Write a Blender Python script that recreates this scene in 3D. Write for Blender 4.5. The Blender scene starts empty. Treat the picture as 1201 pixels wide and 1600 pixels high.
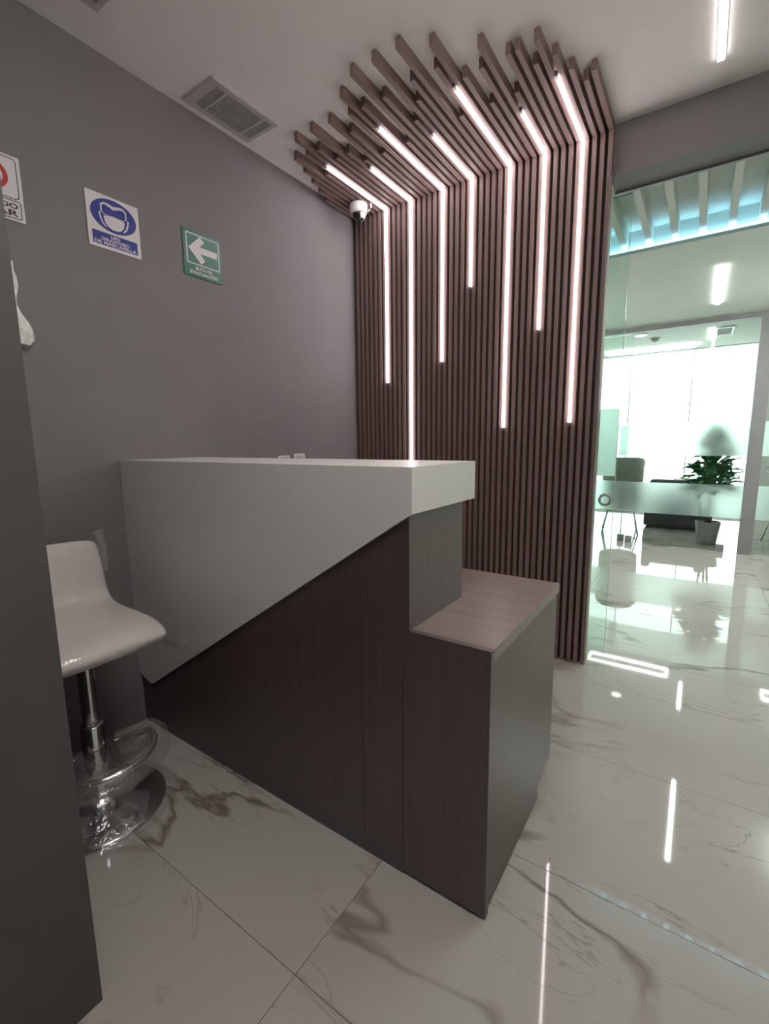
import bpy, bmesh, math, random
from mathutils import Matrix, Vector

# ------------------------------------------------------------------ camera, world, big lights
scene = bpy.context.scene
COL = scene.collection
random.seed(7)

cam_d = bpy.data.cameras.new('camera')
cam = bpy.data.objects.new('camera', cam_d)
COL.objects.link(cam)
cam_d.sensor_fit = 'VERTICAL'
cam_d.sensor_height = 24.0
cam_d.lens = 24.0 * 719.9 / 1600.0
cam_d.clip_start = 0.01
yaw, pitch, roll = math.radians(34.3), math.radians(8.634), math.radians(0.665)
f = Vector((-math.sin(yaw) * math.cos(pitch), math.cos(yaw) * math.cos(pitch), -math.sin(pitch)))
rt = Vector((math.cos(yaw), math.sin(yaw), 0))
dn = f.cross(rt)
r2 = math.cos(roll) * rt + math.sin(roll) * dn
d2 = -math.sin(roll) * rt + math.cos(roll) * dn
M = Matrix((r2, -d2, -f)).transposed().to_4x4()
M.translation = Vector((0, 0, 1.2))
cam.matrix_world = M
scene.camera = cam

world = bpy.data.worlds.new('sky')
scene.world = world
world.use_nodes = True
bg = world.node_tree.nodes['Background']
bg.inputs[0].default_value = (0.86, 1.0, 0.95, 1)      # white overcast daylight
bg.inputs[1].default_value = 4.2

pd = bpy.data.lights.new('window_daylight_portal', 'AREA')   # guides the sky light through the window opening
pd.shape = 'RECTANGLE'
pd.size, pd.size_y = 3.45, 2.5
pd.cycles.is_portal = True
po = bpy.data.objects.new('window_daylight_portal', pd)
po.location = (-1.05, 8.88, 1.3)
po.rotation_euler = (math.radians(-90), 0, 0)
COL.objects.link(po)

LED_STR, COVE_STR, LINE_STR, RECT_STR = 13.0, 23.0, 26.0, 14.0
ROOM_STR, FILL_STR, COOL_FILL_STR = 8.0, 10.5, 17.0  # visible reception lamp, then the added unseen lamps: reception, corridor
scene.view_settings.view_transform = 'Standard'
scene.view_settings.look = 'None'
scene.view_settings.gamma = 1.0
scene.view_settings.use_curve_mapping = False
scene.view_settings.exposure = 0.16
scene.cycles.use_denoising = True
scene.cycles.max_bounces = 12
scene.cycles.diffuse_bounces = 6
scene.cycles.glossy_bounces = 6
scene.cycles.transmission_bounces = 10
scene.cycles.transparent_max_bounces = 24
scene.cycles.caustics_reflective = False
scene.cycles.caustics_refractive = False
scene.cycles.sample_clamp_indirect = 6.0

# ------------------------------------------------------------------ materials
def new_mat(name):
    m = bpy.data.materials.new(name)
    m.use_nodes = True
    nt = m.node_tree
    return m, nt, nt.nodes['Principled BSDF']

def N(nt, typ, **kw):
    n = nt.nodes.new(typ)
    for k, v in kw.items():
        setattr(n, k, v)
    return n

def ramp(nt, stops):
    n = nt.nodes.new('ShaderNodeValToRGB')
    e = n.color_ramp.elements
    while len(e) < len(stops):
        e.new(0.5)
    for i, (p, c) in enumerate(stops):
        e[i].position = p
        e[i].color = (*c, 1)
    return n

def plain(name, col, rough=0.5, metal=0.0, spec=0.5, noise=0.04, nscale=6.0, bump=0.0, bscale=200.0):
    """painted / plastic / metal surface with slight procedural mottling"""
    m, nt, b = new_mat(name)
    tc = N(nt, 'ShaderNodeTexCoord')
    nz = N(nt, 'ShaderNodeTexNoise')
    nz.inputs['Scale'].default_value = nscale
    nz.inputs['Detail'].default_value = 3
    nt.links.new(tc.outputs['Object'], nz.inputs['Vector'])
    lo = [max(0, c * (1 - noise)) for c in col]
    hi = [min(1, c * (1 + noise)) for c in col]
    r = ramp(nt, [(0.3, lo), (0.7, hi)])
    nt.links.new(nz.outputs['Fac'], r.inputs[0])
    nt.links.new(r.outputs[0], b.inputs['Base Color'])
    b.inputs['Roughness'].default_value = rough
    b.inputs['Metallic'].default_value = metal
    b.inputs['Specular IOR Level'].default_value = spec
    if bump:
        n2 = N(nt, 'ShaderNodeTexNoise')
        n2.inputs['Scale'].default_value = bscale
        nt.links.new(tc.outputs['Object'], n2.inputs['Vector'])
        bp = N(nt, 'ShaderNodeBump')
        bp.inputs['Strength'].default_value = bump
        bp.inputs['Distance'].default_value = 0.002
        nt.links.new(n2.outputs['Fac'], bp.inputs['Height'])
        nt.links.new(bp.outputs[0], b.inputs['Normal'])
    return m

def wood(name, dark, light, axis, rough=0.42, spec=0.35, fine=110.0):
    """wood-grain laminate: noise stretched along one axis"""
    m, nt, b = new_mat(name)
    tc = N(nt, 'ShaderNodeTexCoord')
    oi = N(nt, 'ShaderNodeObjectInfo')
    ad = N(nt, 'ShaderNodeVectorMath', operation='ADD')
    sc_ = N(nt, 'ShaderNodeVectorMath', operation='SCALE')
    cmb = N(nt, 'ShaderNodeCombineXYZ')
    for i in range(3):
        nt.links.new(oi.outputs['Random'], cmb.inputs[i])
    nt.links.new(cmb.outputs[0], sc_.inputs[0])
    sc_.inputs['Scale'].default_value = 13.0
    nt.links.new(tc.outputs['Object'], ad.inputs[0])
    nt.links.new(sc_.outputs[0], ad.inputs[1])
    mp = N(nt, 'ShaderNodeMapping')
    s = [fine, fine, fine]
    s[axis] = 2.2
    mp.inputs['Scale'].default_value = s
    nt.links.new(ad.outputs[0], mp.inputs[0])
    nz = N(nt, 'ShaderNodeTexNoise')
    nz.inputs['Scale'].default_value = 1.0
    nz.inputs['Detail'].default_value = 5
    nz.inputs['Roughness'].default_value = 0.65
    nt.links.new(mp.outputs[0], nz.inputs['Vector'])
    r = ramp(nt, [(0.3, dark), (0.72, light)])
    nt.links.new(nz.outputs['Fac'], r.inputs[0])
    nt.links.new(r.outputs[0], b.inputs['Base Color'])
    b.inputs['Roughness'].default_value = rough
    b.inputs['Specular IOR Level'].default_value = spec
    bp = N(nt, 'ShaderNodeBump')
    bp.inputs['Strength'].default_value = 0.08
    bp.inputs['Distance'].default_value = 0.001
    nt.links.new(nz.outputs['Fac'], bp.inputs['Height'])
    nt.links.new(bp.outputs[0], b.inputs['Normal'])
    return m

def emit(name, col, strength):
    m = bpy.data.materials.new(name)
    m.use_nodes = True
    nt = m.node_tree
    nt.nodes.remove(nt.nodes['Principled BSDF'])
    e = N(nt, 'ShaderNodeEmission')
    e.inputs[0].default_value = (*col, 1)
    e.inputs[1].default_value = strength
    nt.links.new(e.outputs[0], nt.nodes['Material Output'].inputs[0])
    return m

def marble(name):
    m, nt, b = new_mat(name)
    geo = N(nt, 'ShaderNodeNewGeometry')
    oi = N(nt, 'ShaderNodeObjectInfo')
    cmb = N(nt, 'ShaderNodeCombineXYZ')
    nt.links.new(oi.outputs['Random'], cmb.inputs[0])
    nt.links.new(oi.outputs['Random'], cmb.inputs[1])
    nt.links.new(oi.outputs['Random'], cmb.inputs[2])
    sc_ = N(nt, 'ShaderNodeVectorMath', operation='SCALE')
    sc_.inputs['Scale'].default_value = 37.0
    nt.links.new(cmb.outputs[0], sc_.inputs[0])
    ad = N(nt, 'ShaderNodeVectorMath', operation='ADD')
    nt.links.new(geo.outputs['Position'], ad.inputs[0])
    nt.links.new(sc_.outputs[0], ad.inputs[1])
    mp = N(nt, 'ShaderNodeMapping')
    mp.inputs['Rotation'].default_value = (0, 0, math.radians(-24))
    mp.inputs['Scale'].default_value = (0.75, 2.1, 1)
    nt.links.new(ad.outputs[0], mp.inputs[0])
    def vein(scale, width, detail, dist):
        nz = N(nt, 'ShaderNodeTexNoise')
        nz.inputs['Scale'].default_value = scale
        nz.inputs['Detail'].default_value = detail
        nz.inputs['Roughness'].default_value = 0.55
        nz.inputs['Distortion'].default_value = dist
        nt.links.new(mp.outputs[0], nz.inputs['Vector'])
        s = N(nt, 'ShaderNodeMath', operation='SUBTRACT')
        s.inputs[1].default_value = 0.5
        nt.links.new(nz.outputs['Fac'], s.inputs[0])
        a = N(nt, 'ShaderNodeMath', operation='ABSOLUTE')
        nt.links.new(s.outputs[0], a.inputs[0])
        mr = N(nt, 'ShaderNodeMapRange')
        mr.inputs['From Min'].default_value = 0.0
        mr.inputs['From Max'].default_value = width
        mr.inputs['To Min'].default_value = 1.0
        mr.inputs['To Max'].default_value = 0.0
        nt.links.new(a.outputs[0], mr.inputs['Value'])
        return mr
    v1 = vein(0.85, 0.018, 5, 0.5)
    v2 = vein(1.7, 0.006, 5, 0.8)
    msk = N(nt, 'ShaderNodeTexNoise')
    msk.inputs['Scale'].default_value = 1.9
    msk.inputs['Detail'].default_value = 2
    nt.links.new(ad.outputs[0], msk.inputs['Vector'])
    mk = N(nt, 'ShaderNodeMapRange')
    mk.inputs['From Min'].default_value = 0.37
    mk.inputs['From Max'].default_value = 0.60
    nt.links.new(msk.outputs['Fac'], mk.inputs['Value'])
    m1 = N(nt, 'ShaderNodeMath', operation='MULTIPLY')
    nt.links.new(v1.outputs[0], m1.inputs[0]); nt.links.new(mk.outputs[0], m1.inputs[1])
    m2 = N(nt, 'ShaderNodeMath', operation='MULTIPLY')
    nt.links.new(v2.outputs[0], m2.inputs[0]); nt.links.new(mk.outputs[0], m2.inputs[1])
    m2b = N(nt, 'ShaderNodeMath', operation='MULTIPLY')
    m2b.inputs[1].default_value = 0.5
    nt.links.new(m2.outputs[0], m2b.inputs[0])
    mx = N(nt, 'ShaderNodeMath', operation='MAXIMUM')
    nt.links.new(m1.outputs[0], mx.inputs[0]); nt.links.new(m2b.outputs[0], mx.inputs[1])
    r = ramp(nt, [(0.0, (0.50, 0.47, 0.437)), (0.4, (0.385, 0.35, 0.315)), (1.0, (0.20, 0.165, 0.145))])
    nt.links.new(mx.outputs[0], r.inputs[0])
    nt.links.new(r.outputs[0], b.inputs['Base Color'])
    b.inputs['Roughness'].default_value = 0.035
    b.inputs['Specular IOR Level'].default_value = 0.62
    return m

def glass(name, tint, gloss=0.1):
    m = bpy.data.materials.new(name)
    m.use_nodes = True
    nt = m.node_tree
    nt.nodes.remove(nt.nodes['Principled BSDF'])
    t = N(nt, 'ShaderNodeBsdfTransparent')
    t.inputs[0].default_value = (*tint, 1)
    g = N(nt, 'ShaderNodeBsdfGlossy')
    g.inputs['Roughness'].default_value = 0.01
    fr = N(nt, 'ShaderNodeFresnel')
    fr.inputs[0].default_value = 1.45
    mu = N(nt, 'ShaderNodeMath', operation='MULTIPLY')
    mu.inputs[1].default_value = gloss
    nt.links.new(fr.outputs[0], mu.inputs[0])
    mx = N(nt, 'ShaderNodeMixShader')
    nt.links.new(mu.outputs[0], mx.inputs[0])
    nt.links.new(t.outputs[0], mx.inputs[1])
    nt.links.new(g.outputs[0], mx.inputs[2])
    nt.links.new(mx.outputs[0], nt.nodes['Material Output'].inputs[0])
    return m

def frosted(name, col, rough, white=0.3, clear=0.0):
    m = bpy.data.materials.new(name)
    m.use_nodes = True
    nt = m.node_tree
    nt.nodes.remove(nt.nodes['Principled BSDF'])
    g = N(nt, 'ShaderNodeBsdfRefraction')
    g.inputs['Color'].default_value = (*col, 1)
    g.inputs['Roughness'].default_value = rough
    g.inputs['IOR'].default_value = 1.4
    d = N(nt, 'ShaderNodeBsdfTranslucent')
    d.inputs[0].default_value = (*col, 1)
    d3 = N(nt, 'ShaderNodeBsdfDiffuse')
    d3.inputs[0].default_value = (*col, 1)
    a = N(nt, 'ShaderNodeMixShader'); a.inputs[0].default_value = 0.5
    nt.links.new(d.outputs[0], a.inputs[1]); nt.links.new(d3.outputs[0], a.inputs[2])
    mx = N(nt, 'ShaderNodeMixShader'); mx.inputs[0].default_value = white
    nt.links.new(g.outputs[0], mx.inputs[1]); nt.links.new(a.outputs[0], mx.inputs[2])
    t = N(nt, 'ShaderNodeBsdfTransparent')
    t.inputs[0].default_value = (*col, 1)
    m3 = N(nt, 'ShaderNodeMixShader'); m3.inputs[0].default_value = clear
    nt.links.new(mx.outputs[0], m3.inputs[1]); nt.links.new(t.outputs[0], m3.inputs[2])
    nt.links.new(m3.outputs[0], nt.nodes['Material Output'].inputs[0])
    return m

def plastic_film(name, haze=0.10, gloss=0.10):
    m = bpy.data.materials.new(name)
    m.use_nodes = True
    nt = m.node_tree
    nt.nodes.remove(nt.nodes['Principled BSDF'])
    tc = N(nt, 'ShaderNodeTexCoord')
    nz = N(nt, 'ShaderNodeTexNoise'); nz.inputs['Scale'].default_value = 26; nz.inputs['Detail'].default_value = 3
    nt.links.new(tc.outputs['Object'], nz.inputs['Vector'])
    bp = N(nt, 'ShaderNodeBump'); bp.inputs['Strength'].default_value = 0.6; bp.inputs['Distance'].default_value = 0.012
    nt.links.new(nz.outputs['Fac'], bp.inputs['Height'])
    t = N(nt, 'ShaderNodeBsdfTransparent')
    g = N(nt, 'ShaderNodeBsdfGlossy'); g.inputs['Roughness'].default_value = 0.12
    nt.links.new(bp.outputs[0], g.inputs['Normal'])
    d = N(nt, 'ShaderNodeBsdfDiffuse'); d.inputs[0].default_value = (0.75, 0.72, 0.7, 1)
    a = N(nt, 'ShaderNodeMixShader'); a.inputs[0].default_value = haze
    nt.links.new(t.outputs[0], a.inputs[1]); nt.links.new(d.outputs[0], a.inputs[2])
    mx = N(nt, 'ShaderNodeMixShader'); mx.inputs[0].default_value = gloss
    nt.links.new(a.outputs[0], mx.inputs[1]); nt.links.new(g.outputs[0], mx.inputs[2])
    nt.links.new(mx.outputs[0], nt.nodes['Material Output'].inputs[0])
    return m

MAT = {
    'wall_grey': plain('wall_grey_paint', (0.205, 0.185, 0.187), 0.62, noise=0.03, bump=0.05, bscale=350),
    'wall_white': plain('wall_white_paint', (0.70, 0.72, 0.69), 0.6, noise=0.02),
    'pier': plain('charcoal_paint', (0.085, 0.078, 0.076), 0.6, noise=0.04, bump=0.05, bscale=350),
    'ceil': plain('ceiling_paint', (0.86, 0.835, 0.815), 0.8, noise=0.015),
    'ceil2': plain('corridor_ceiling_paint', (0.66, 0.69, 0.64), 0.8, noise=0.015),
    'jamb': plain('jamb_paint', (0.60, 0.60, 0.55), 0.6, noise=0.02),
    'marble': marble('marble_tile'),
    'grout': plain('grout', (0.40, 0.37, 0.345), 0.8),
    'slat_w': wood('slat_wood_upright', (0.19, 0.125, 0.114), (0.285, 0.20, 0.184), 2, rough=0.5),
    'slat_c': wood('slat_wood_overhead', (0.19, 0.125, 0.114), (0.285, 0.20, 0.184), 1, rough=0.5),
    'backing': plain('slat_backing_board', (0.035, 0.022, 0.02), 0.7),
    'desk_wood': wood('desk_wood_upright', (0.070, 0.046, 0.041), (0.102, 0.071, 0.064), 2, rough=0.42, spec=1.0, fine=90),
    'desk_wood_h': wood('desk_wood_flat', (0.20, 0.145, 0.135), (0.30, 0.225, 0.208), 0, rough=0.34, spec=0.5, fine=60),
    'desk_white': plain('desk_white_laminate', (0.74, 0.72, 0.705), 0.36, noise=0.01, spec=0.7),
    'plinth': plain('plinth_grey', (0.11, 0.11, 0.115), 0.4, metal=0.3),
    'led': emit('led_diffuser', (1.0, 0.90, 0.93), LED_STR),
    'line': emit('linear_lamp_diffuser', (0.95, 1.0, 0.94), LINE_STR),
    'room_line': emit('reception_lamp_diffuser', (1.0, 0.95, 0.92), ROOM_STR),
    'fill_cool': emit('corridor_fill_diffuser', (0.92, 1.0, 0.94), COOL_FILL_STR),  # glow of the lamps added out of view in the corridor
    'panel': emit('fill_lamp_diffuser', (1.0, 0.95, 0.92), FILL_STR),  # glow of the lamp added out of view above the camera
    'rect': emit('profile_lamp_diffuser', (1.0, 0.97, 0.98), RECT_STR),
    'cove': emit('cove_led_diffuser', (0.34, 0.72, 1.0), COVE_STR),
    'down': emit('downlight_diffuser', (1.0, 0.98, 0.94), 8.0),
    'alu': plain('aluminium', (0.45, 0.45, 0.46), 0.35, metal=0.9),
    'chrome': plain('chrome', (0.62, 0.62, 0.63), 0.12, metal=1.0),
    'black': plain('black_plastic', (0.012, 0.012, 0.013), 0.3),
    'white_pl': plain('white_plastic', (0.72, 0.70, 0.69), 0.4, noise=0.01),
    'bag': plain('crumpled_plastic_sheet', (0.74, 0.73, 0.68), 0.25, noise=0.2, nscale=35, bump=1.0, bscale=45),
    'vent_pl': plain('vent_white', (0.50, 0.475, 0.47), 0.5, noise=0.01),
    'vent_dark': plain('vent_dark', (0.11, 0.10, 0.10), 0.7),
    'glass': glass('green_clear_glass', (0.905, 0.965, 0.935), 0.5),
    'glass_far': glass('clear_glass', (0.955, 0.985, 0.972), 0.6),
    'glass_edge': plain('glass_edge_green', (0.55, 0.68, 0.62), 0.15, noise=0.02),
    'frost': frosted('frosted_film', (0.88, 0.94, 0.92), 0.55, 0.25),
    'frost_near': frosted('frosted_film_door', (0.80, 0.86, 0.84), 0.5, 0.4),
    'grey_frame': plain('grey_frame', (0.25, 0.235, 0.245), 0.5),
    'seat_white': plain('white_leatherette', (0.80, 0.75, 0.71), 0.38, noise=0.02),
    'film': plastic_film('plastic_film'),
    'film2': plastic_film('crumpled_plastic', 0.62, 0.16),
    'sign_white': plain('sign_white', (0.72, 0.68, 0.68), 0.35, noise=0.01),
    'sign_blue': plain('sign_blue', (0.045, 0.055, 0.27), 0.35, noise=0.02),
    'sign_green': plain('sign_green', (0.018, 0.165, 0.105), 0.22, noise=0.03),
    'sign_red': plain('sign_red', (0.52, 0.035, 0.04), 0.35, noise=0.02),
    'sign_black': plain('sign_black', (0.03, 0.025, 0.03), 0.35),
    'sofa': plain('sofa_dark_fabric', (0.055, 0.058, 0.062), 0.85, noise=0.1, nscale=40),
    'chair_f': plain('chair_grey_fabric', (0.68, 0.68, 0.63), 0.85, noise=0.05, nscale=30),
    'table_w': wood('walnut_top', (0.10, 0.055, 0.035), (0.16, 0.09, 0.06), 0),
    'pot': plain('concrete_pot', (0.40, 0.41, 0.40), 0.85, noise=0.12, nscale=14, bump=0.3, bscale=60),
    'soil': plain('soil', (0.035, 0.025, 0.018), 0.95, noise=0.3, nscale=60),
    'leaf': plain('leaf_green', (0.06, 0.32, 0.11), 0.4, noise=0.25, nscale=5),
    'stem': plain('stem_brown', (0.09, 0.075, 0.05), 0.7),
}

# ------------------------------------------------------------------ mesh helpers
def bm_box(bm, x0, x1, y0, y1, z0, z1):
    v = [bm.verts.new((x, y, z)) for z in (z0, z1) for y in (y0, y1) for x in (x0, x1)]
    for q in ((0, 2, 3, 1), (4, 5, 7, 6), (0, 1, 5, 4), (2, 6, 7, 3), (0, 4, 6, 2), (1, 3, 7, 5)):
        bm.faces.new([v[i] for i in q])
    return v

def bm_prism(bm, pts, axis, a0, a1):
    """polygon (2-D pts in the other two axes, in order) extruded along axis"""
    def P(p, a):
        q = list(p)
        q.insert(axis, a)
        return q
    lo = [bm.verts.new(P(p, a0)) for p in pts]
    hi = [bm.verts.new(P(p, a1)) for p in pts]
    n = len(pts)
    bm.faces.new(lo[::-1]); bm.faces.new(hi)
    for i in range(n):
        bm.faces.new((lo[i], lo[(i + 1) % n], hi[(i + 1) % n], hi[i]))

def bm_lathe(bm, prof, seg=32, c=(0, 0), axis=2, a0=0.0, a1=2 * math.pi):
    """prof: list of (radius, height)"""
    rings = []
    for r, h in prof:
        ring = []
        for i in range(seg):
            a = a0 + (a1 - a0) * i / seg
            ring.append(bm.verts.new((c[0] + r * math.cos(a), c[1] + r * math.sin(a), h)))
        rings.append(ring)
    for k in range(len(rings) - 1):
        for i in range(seg):
            j = (i + 1) % seg
            bm.faces.new((rings[k][i], rings[k][j], rings[k + 1][j], rings[k + 1][i]))
    if prof[0][0] > 1e-5:
        bm.faces.new(rings[0][::-1])
    if prof[-1][0] > 1e-5:
        bm.faces.new(rings[-1])

def bm_tube(bm, pts, rad, seg=10, closed=False, scale_z=1.0):
    pts = [Vector(p) for p in pts]
    n = len(pts)
    rings = []
    for i, p in enumerate(pts):
        a = pts[(i - 1) % n] if (closed or i > 0) else p
        b = pts[(i + 1) % n] if (closed or i < n - 1) else p
        t = (b - a).normalized()
        up = Vector((0, 0, 1)) if abs(t.z) < 0.95 else Vector((1, 0, 0))
        s = t.cross(up).normalized()
        u = s.cross(t).normalized()
        rr = rad[i] if isinstance(rad, (list, tuple)) else rad
        rings.append([bm.verts.new(p + s * (rr * math.cos(2 * math.pi * k / seg)) + u * (rr * scale_z * math.sin(2 * math.pi * k / seg))) for k in range(seg)])
    for i in range(n if closed else n - 1):
        A, B = rings[i], rings[(i + 1) % n]
        for k in range(seg):
            bm.faces.new((A[k], A[(k + 1) % seg], B[(k + 1) % seg], B[k]))
    if not closed:
        bm.faces.new(rings[0][::-1]); bm.faces.new(rings[-1])

def finish(bm, name, mat, parent=None, smooth=False, bevel=0.0, loc=None, segs=2):
    if bevel:
        bmesh.ops.bevel(bm, geom=[e for e in bm.edges], offset=bevel, segments=segs, affect='EDGES', profile=0.5, clamp_overlap=True)
    bmesh.ops.recalc_face_normals(bm, faces=bm.faces)
    me = bpy.data.meshes.new(name)
    bm.to_mesh(me); bm.free()
    if smooth:
        for p in me.polygons:
            p.use_smooth = True
    me.materials.append(MAT[mat] if isinstance(mat, str) else mat)
    o = bpy.data.objects.new(name, me)
    COL.objects.link(o)
    if loc:
        o.location = loc
    if parent:
        o.parent = parent
    return o

def box(name, x0, x1, y0, y1, z0, z1, mat, parent=None, bevel=0.0):
    bm = bmesh.new()
    c = Vector(((x0 + x1) / 2, (y0 + y1) / 2, (z0 + z1) / 2))
    bm_box(bm, x0, x1, y0, y1, z0, z1)
    return finish(bm, name, mat, parent, bevel=bevel)

def empty(name, loc, label=None, cat=None, group=None):
    o = bpy.data.objects.new(name, None)
    o.empty_display_size = 0.1
    o.location = loc
    COL.objects.link(o)
    if label:
        tag(o, label, cat, group)
    return o

def tag(o, label=None, cat=None, group=None, kind=None):
    if label: o['label'] = label
    if cat: o['category'] = cat
    if group: o['group'] = group
    if kind: o['kind'] = kind
    return o

def adopt(o, parent):
    """parent a world-space object keeping its place"""
    o.parent = parent
    o.matrix_parent_inverse = Matrix.Translation(parent.location).inverted()
    return o

def struct(o, label, cat):
    return tag(o, label, cat, kind='structure')

def multi_box(name, boxes, mat, parent=None):
    bm = bmesh.new()
    for b in boxes:
        bm_box(bm, *b)
    return finish(bm, name, mat, parent)

XL, XR = -1.94, 1.8          # reception room side walls
YB, YR = 2.557, -2.6         # slat wall plane, wall behind the camera
ZC = 2.629                   # reception ceiling
XO = -0.445                  # left jamb of the glazed opening
ZH = 2.41                    # header underside
Z2, Z3 = 2.416, 2.56         # corridor and far-room ceilings
YF = 6.0                     # far glass partition
YW = 8.75                    # window wall
BX0, BX1 = -3.0, 3.97        # corridor and far-room side walls

# ------------------------------------------------------------------ floor with separate tiles
floor = box('floor', -3.1, 4.07, -2.7, 9.32, -0.06, -0.004, 'grout')
struct(floor, 'polished marble tile floor with grey veins running through reception and corridor', 'floor')
TX, TY, G = 1.162, 0.581, 0.0017
bm = bmesh.new()
bm_box(bm, -TX / 2 + G / 2, TX / 2 - G / 2, -TY / 2 + G / 2, TY / 2 - G / 2, -0.0045, 0.0)
t0 = None
for i in range(6):
    for j in range(21):
        cx = -0.675 + (i - 2 + 0.5) * TX
        cy = 0.606 + (j - 6 + 0.5) * TY
        if t0 is None:
            t0 = finish(bm, 'tile', 'marble', floor)
            o = t0
        else:
            o = t0.copy()
            COL.objects.link(o)
        o.location = (cx, cy, 0)

# ------------------------------------------------------------------ walls and ceilings
struct(box('wall_left', XL - 0.1, XL, YR, YB, 0, 2.75, 'wall_grey'), 'warm grey painted side wall carrying the safety signs', 'wall')
struct(box('wall_partition', XL, -0.992, YR, 0.338, 0, ZC, 'pier'), 'dark grey wall return in the left foreground', 'wall')
struct(box('wall_rear', XL - 0.1, XR + 0.1, YR - 0.1, YR, 0, 2.75, 'wall_white'), 'white wall closing the reception behind the viewer', 'wall')
struct(box('wall_right', XR, XR + 0.1, YR, YB, 0, 2.75, 'wall_white'), 'white wall on the right side of the reception', 'wall')
wb = multi_box('wall_back', [(BX0, XO - 0.004, YB, 2.655, 0, 2.75), (1.35, BX1, YB, 2.655, 0, 2.75), (XO - 0.004, 1.35, YB, 2.735, ZH, 2.75)], 'wall_grey')
struct(wb, 'grey wall and door header around the glazed opening', 'wall')
struct(box('trim_1', XO - 0.004, XO, YB - 0.04, 2.655, 0, ZH, 'jamb'), 'pale narrow jamb lining beside the slats', 'trim')
struct(box('ceiling', XL, XR, YR, YB, ZC, 2.75, 'ceil'), 'plain off-white reception ceiling', 'ceiling')

c2 = multi_box('ceiling_corridor', [(BX0, BX1, 3.68, 6.06, Z2, 2.75), (BX0, BX1, 2.655, 3.68, 2.566, 2.75),
                                    (BX0, BX1, 3.648, 3.655, Z2, 2.437), (BX0, BX1, 3.655, 3.68, Z2, 2.428), (XO, BX1, 2.735, 2.80, 2.45, 2.566)], 'ceil2')
struct(c2, 'pale corridor ceiling with a recessed cove crossed by white beams', 'ceiling')
bmb = bmesh.new()
bm_box(bmb, -0.018, 0.018, 2.80, 3.68, 2.472, 2.566)
b0 = finish(bmb, 'beam', 'ceil2', c2)
first = True
for k in range(-14, 24):
    x = -0.09 + 0.1445 * k
    if not (-2.6 < x < 3.6):
        continue
    o = b0 if first else b0.copy()
    if not first:
        COL.objects.link(o)
    first = False
    o.location = (x, 0, 0)
struct(multi_box('wall_corridor', [(BX0 - 0.1, BX0, 2.557, YW, 0, 2.75), (BX1, BX1 + 0.1, 2.557, YW, 0, 2.75)], 'wall_white'), 'white end walls of the corridor and lounge', 'wall')
struct(box('ceiling_lounge', BX0, BX1, 6.06, YW + 0.12, Z3, 2.75, 'ceil2'), 'white ceiling of the bright lounge behind the glass', 'ceiling')
WX0, WX1, WZ0, WZ1 = -2.75, 0.66, 0.06, Z3 - 0.012
ww = multi_box('wall_window', [(BX0, WX0, YW, YW + 0.12, 0, 2.75), (WX1, BX1, YW, YW + 0.12, 0, 2.75), (WX0, WX1, YW, YW + 0.12, 0, WZ0), (WX0, WX1, YW, YW + 0.12, WZ1, Z3)], 'wall_white')
struct(ww, 'white window wall at the far end of the lounge', 'wall')
win = empty('window_1', (-1.05, YW + 0.05, WZ0))
struct(win, 'wide floor-length window blown out by daylight', 'window')
for k in range(5):
    x = WX0 + (WX1 - WX0) * k / 4
    adopt(box('mullion', x - 0.008, x + 0.008, YW + 0.03, YW + 0.07, WZ0, WZ1, 'wall_white'), win) if 0 < k < 4 else None
for k in range(4):
    x0 = WX0 + (WX1 - WX0) * k / 4
    x1 = WX0 + (WX1 - WX0) * (k + 1) / 4
    adopt(box('pane', x0 + 0.009, x1 - 0.009, YW + 0.045, YW + 0.053, WZ0, WZ1, 'glass_far'), win)

# glass sliding door, slid open behind the slat wall
door = empty('door_1', (-0.8, 2.685, 0))
struct(door, 'open clear glass sliding door with ring pull beside the slat wall', 'door')
adopt(box('pane', -1.36, -0.362, 2.680, 2.690, 0.008, 2.372, 'glass'), door)
adopt(box('edge', -0.362, -0.3605, 2.680, 2.690, 0.008, 2.372, 'glass_edge'), door)
adopt(box('top_edge', -1.36, -0.362, 2.680, 2.690, 2.372, 2.376, 'glass_edge'), door)
adopt(box('frosted_band', -1.36, -0.362, 2.6765, 2.6795, 1.009, 1.357, 'frost_near'), door)
bm = bmesh.new()
bm_tube(bm, [(-0.402 + 0.027 * math.cos(a), 2.672, 0.883 + 0.027 * math.sin(a)) for a in [2 * math.pi * i / 24 for i in range(24)]], 0.0075, 8, True)
rp = adopt(finish(bm, 'ring_pull', 'alu', smooth=True), door)
rp['label'] = 'brushed metal ring pull'
rail = box('trim_2', XO, 1.35, 2.715, 2.733, 2.40, ZH, 'grey_frame')
struct(rail, 'slim grey sliding door rail under the header', 'trim')

# far glass partition
def far_glass(name, x0, x1, label, fittings, dy=0.0):
    YF = 6.0 + dy
    e = empty(name, ((x0 + x1) / 2, YF + 0.02, 0))
    struct(e, label, 'window')
    adopt(box('pane', x0, x1, YF + 0.015, YF + 0.025, 0.005, 2.368, 'glass_far'), e)
    adopt(box('frosted_band', x0, x1, YF + 0.011, YF + 0.014, 1.016, 1.363, 'frost'), e)
    adopt(box('frosted_band', x0, x1, YF + 0.011, YF + 0.014, 0.363, 0.713, 'frost'), e)
    for fx in fittings:
        adopt(box('patch_fitting', fx - 0.035, fx + 0.035, YF - 0.005, YF + 0.045, 0.0, 0.075, 'alu', bevel=0.004), e)
    return e
far_glass('window_2', -0.78, 0.398, 'clear glass pane with two frosted bands in front of the plant', [-0.63, 0.245])
far_glass('window_3', -2.05, -0.70, 'clear glass pane with frosted bands at the left of the lounge', [-0.72], 0.06)
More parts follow.
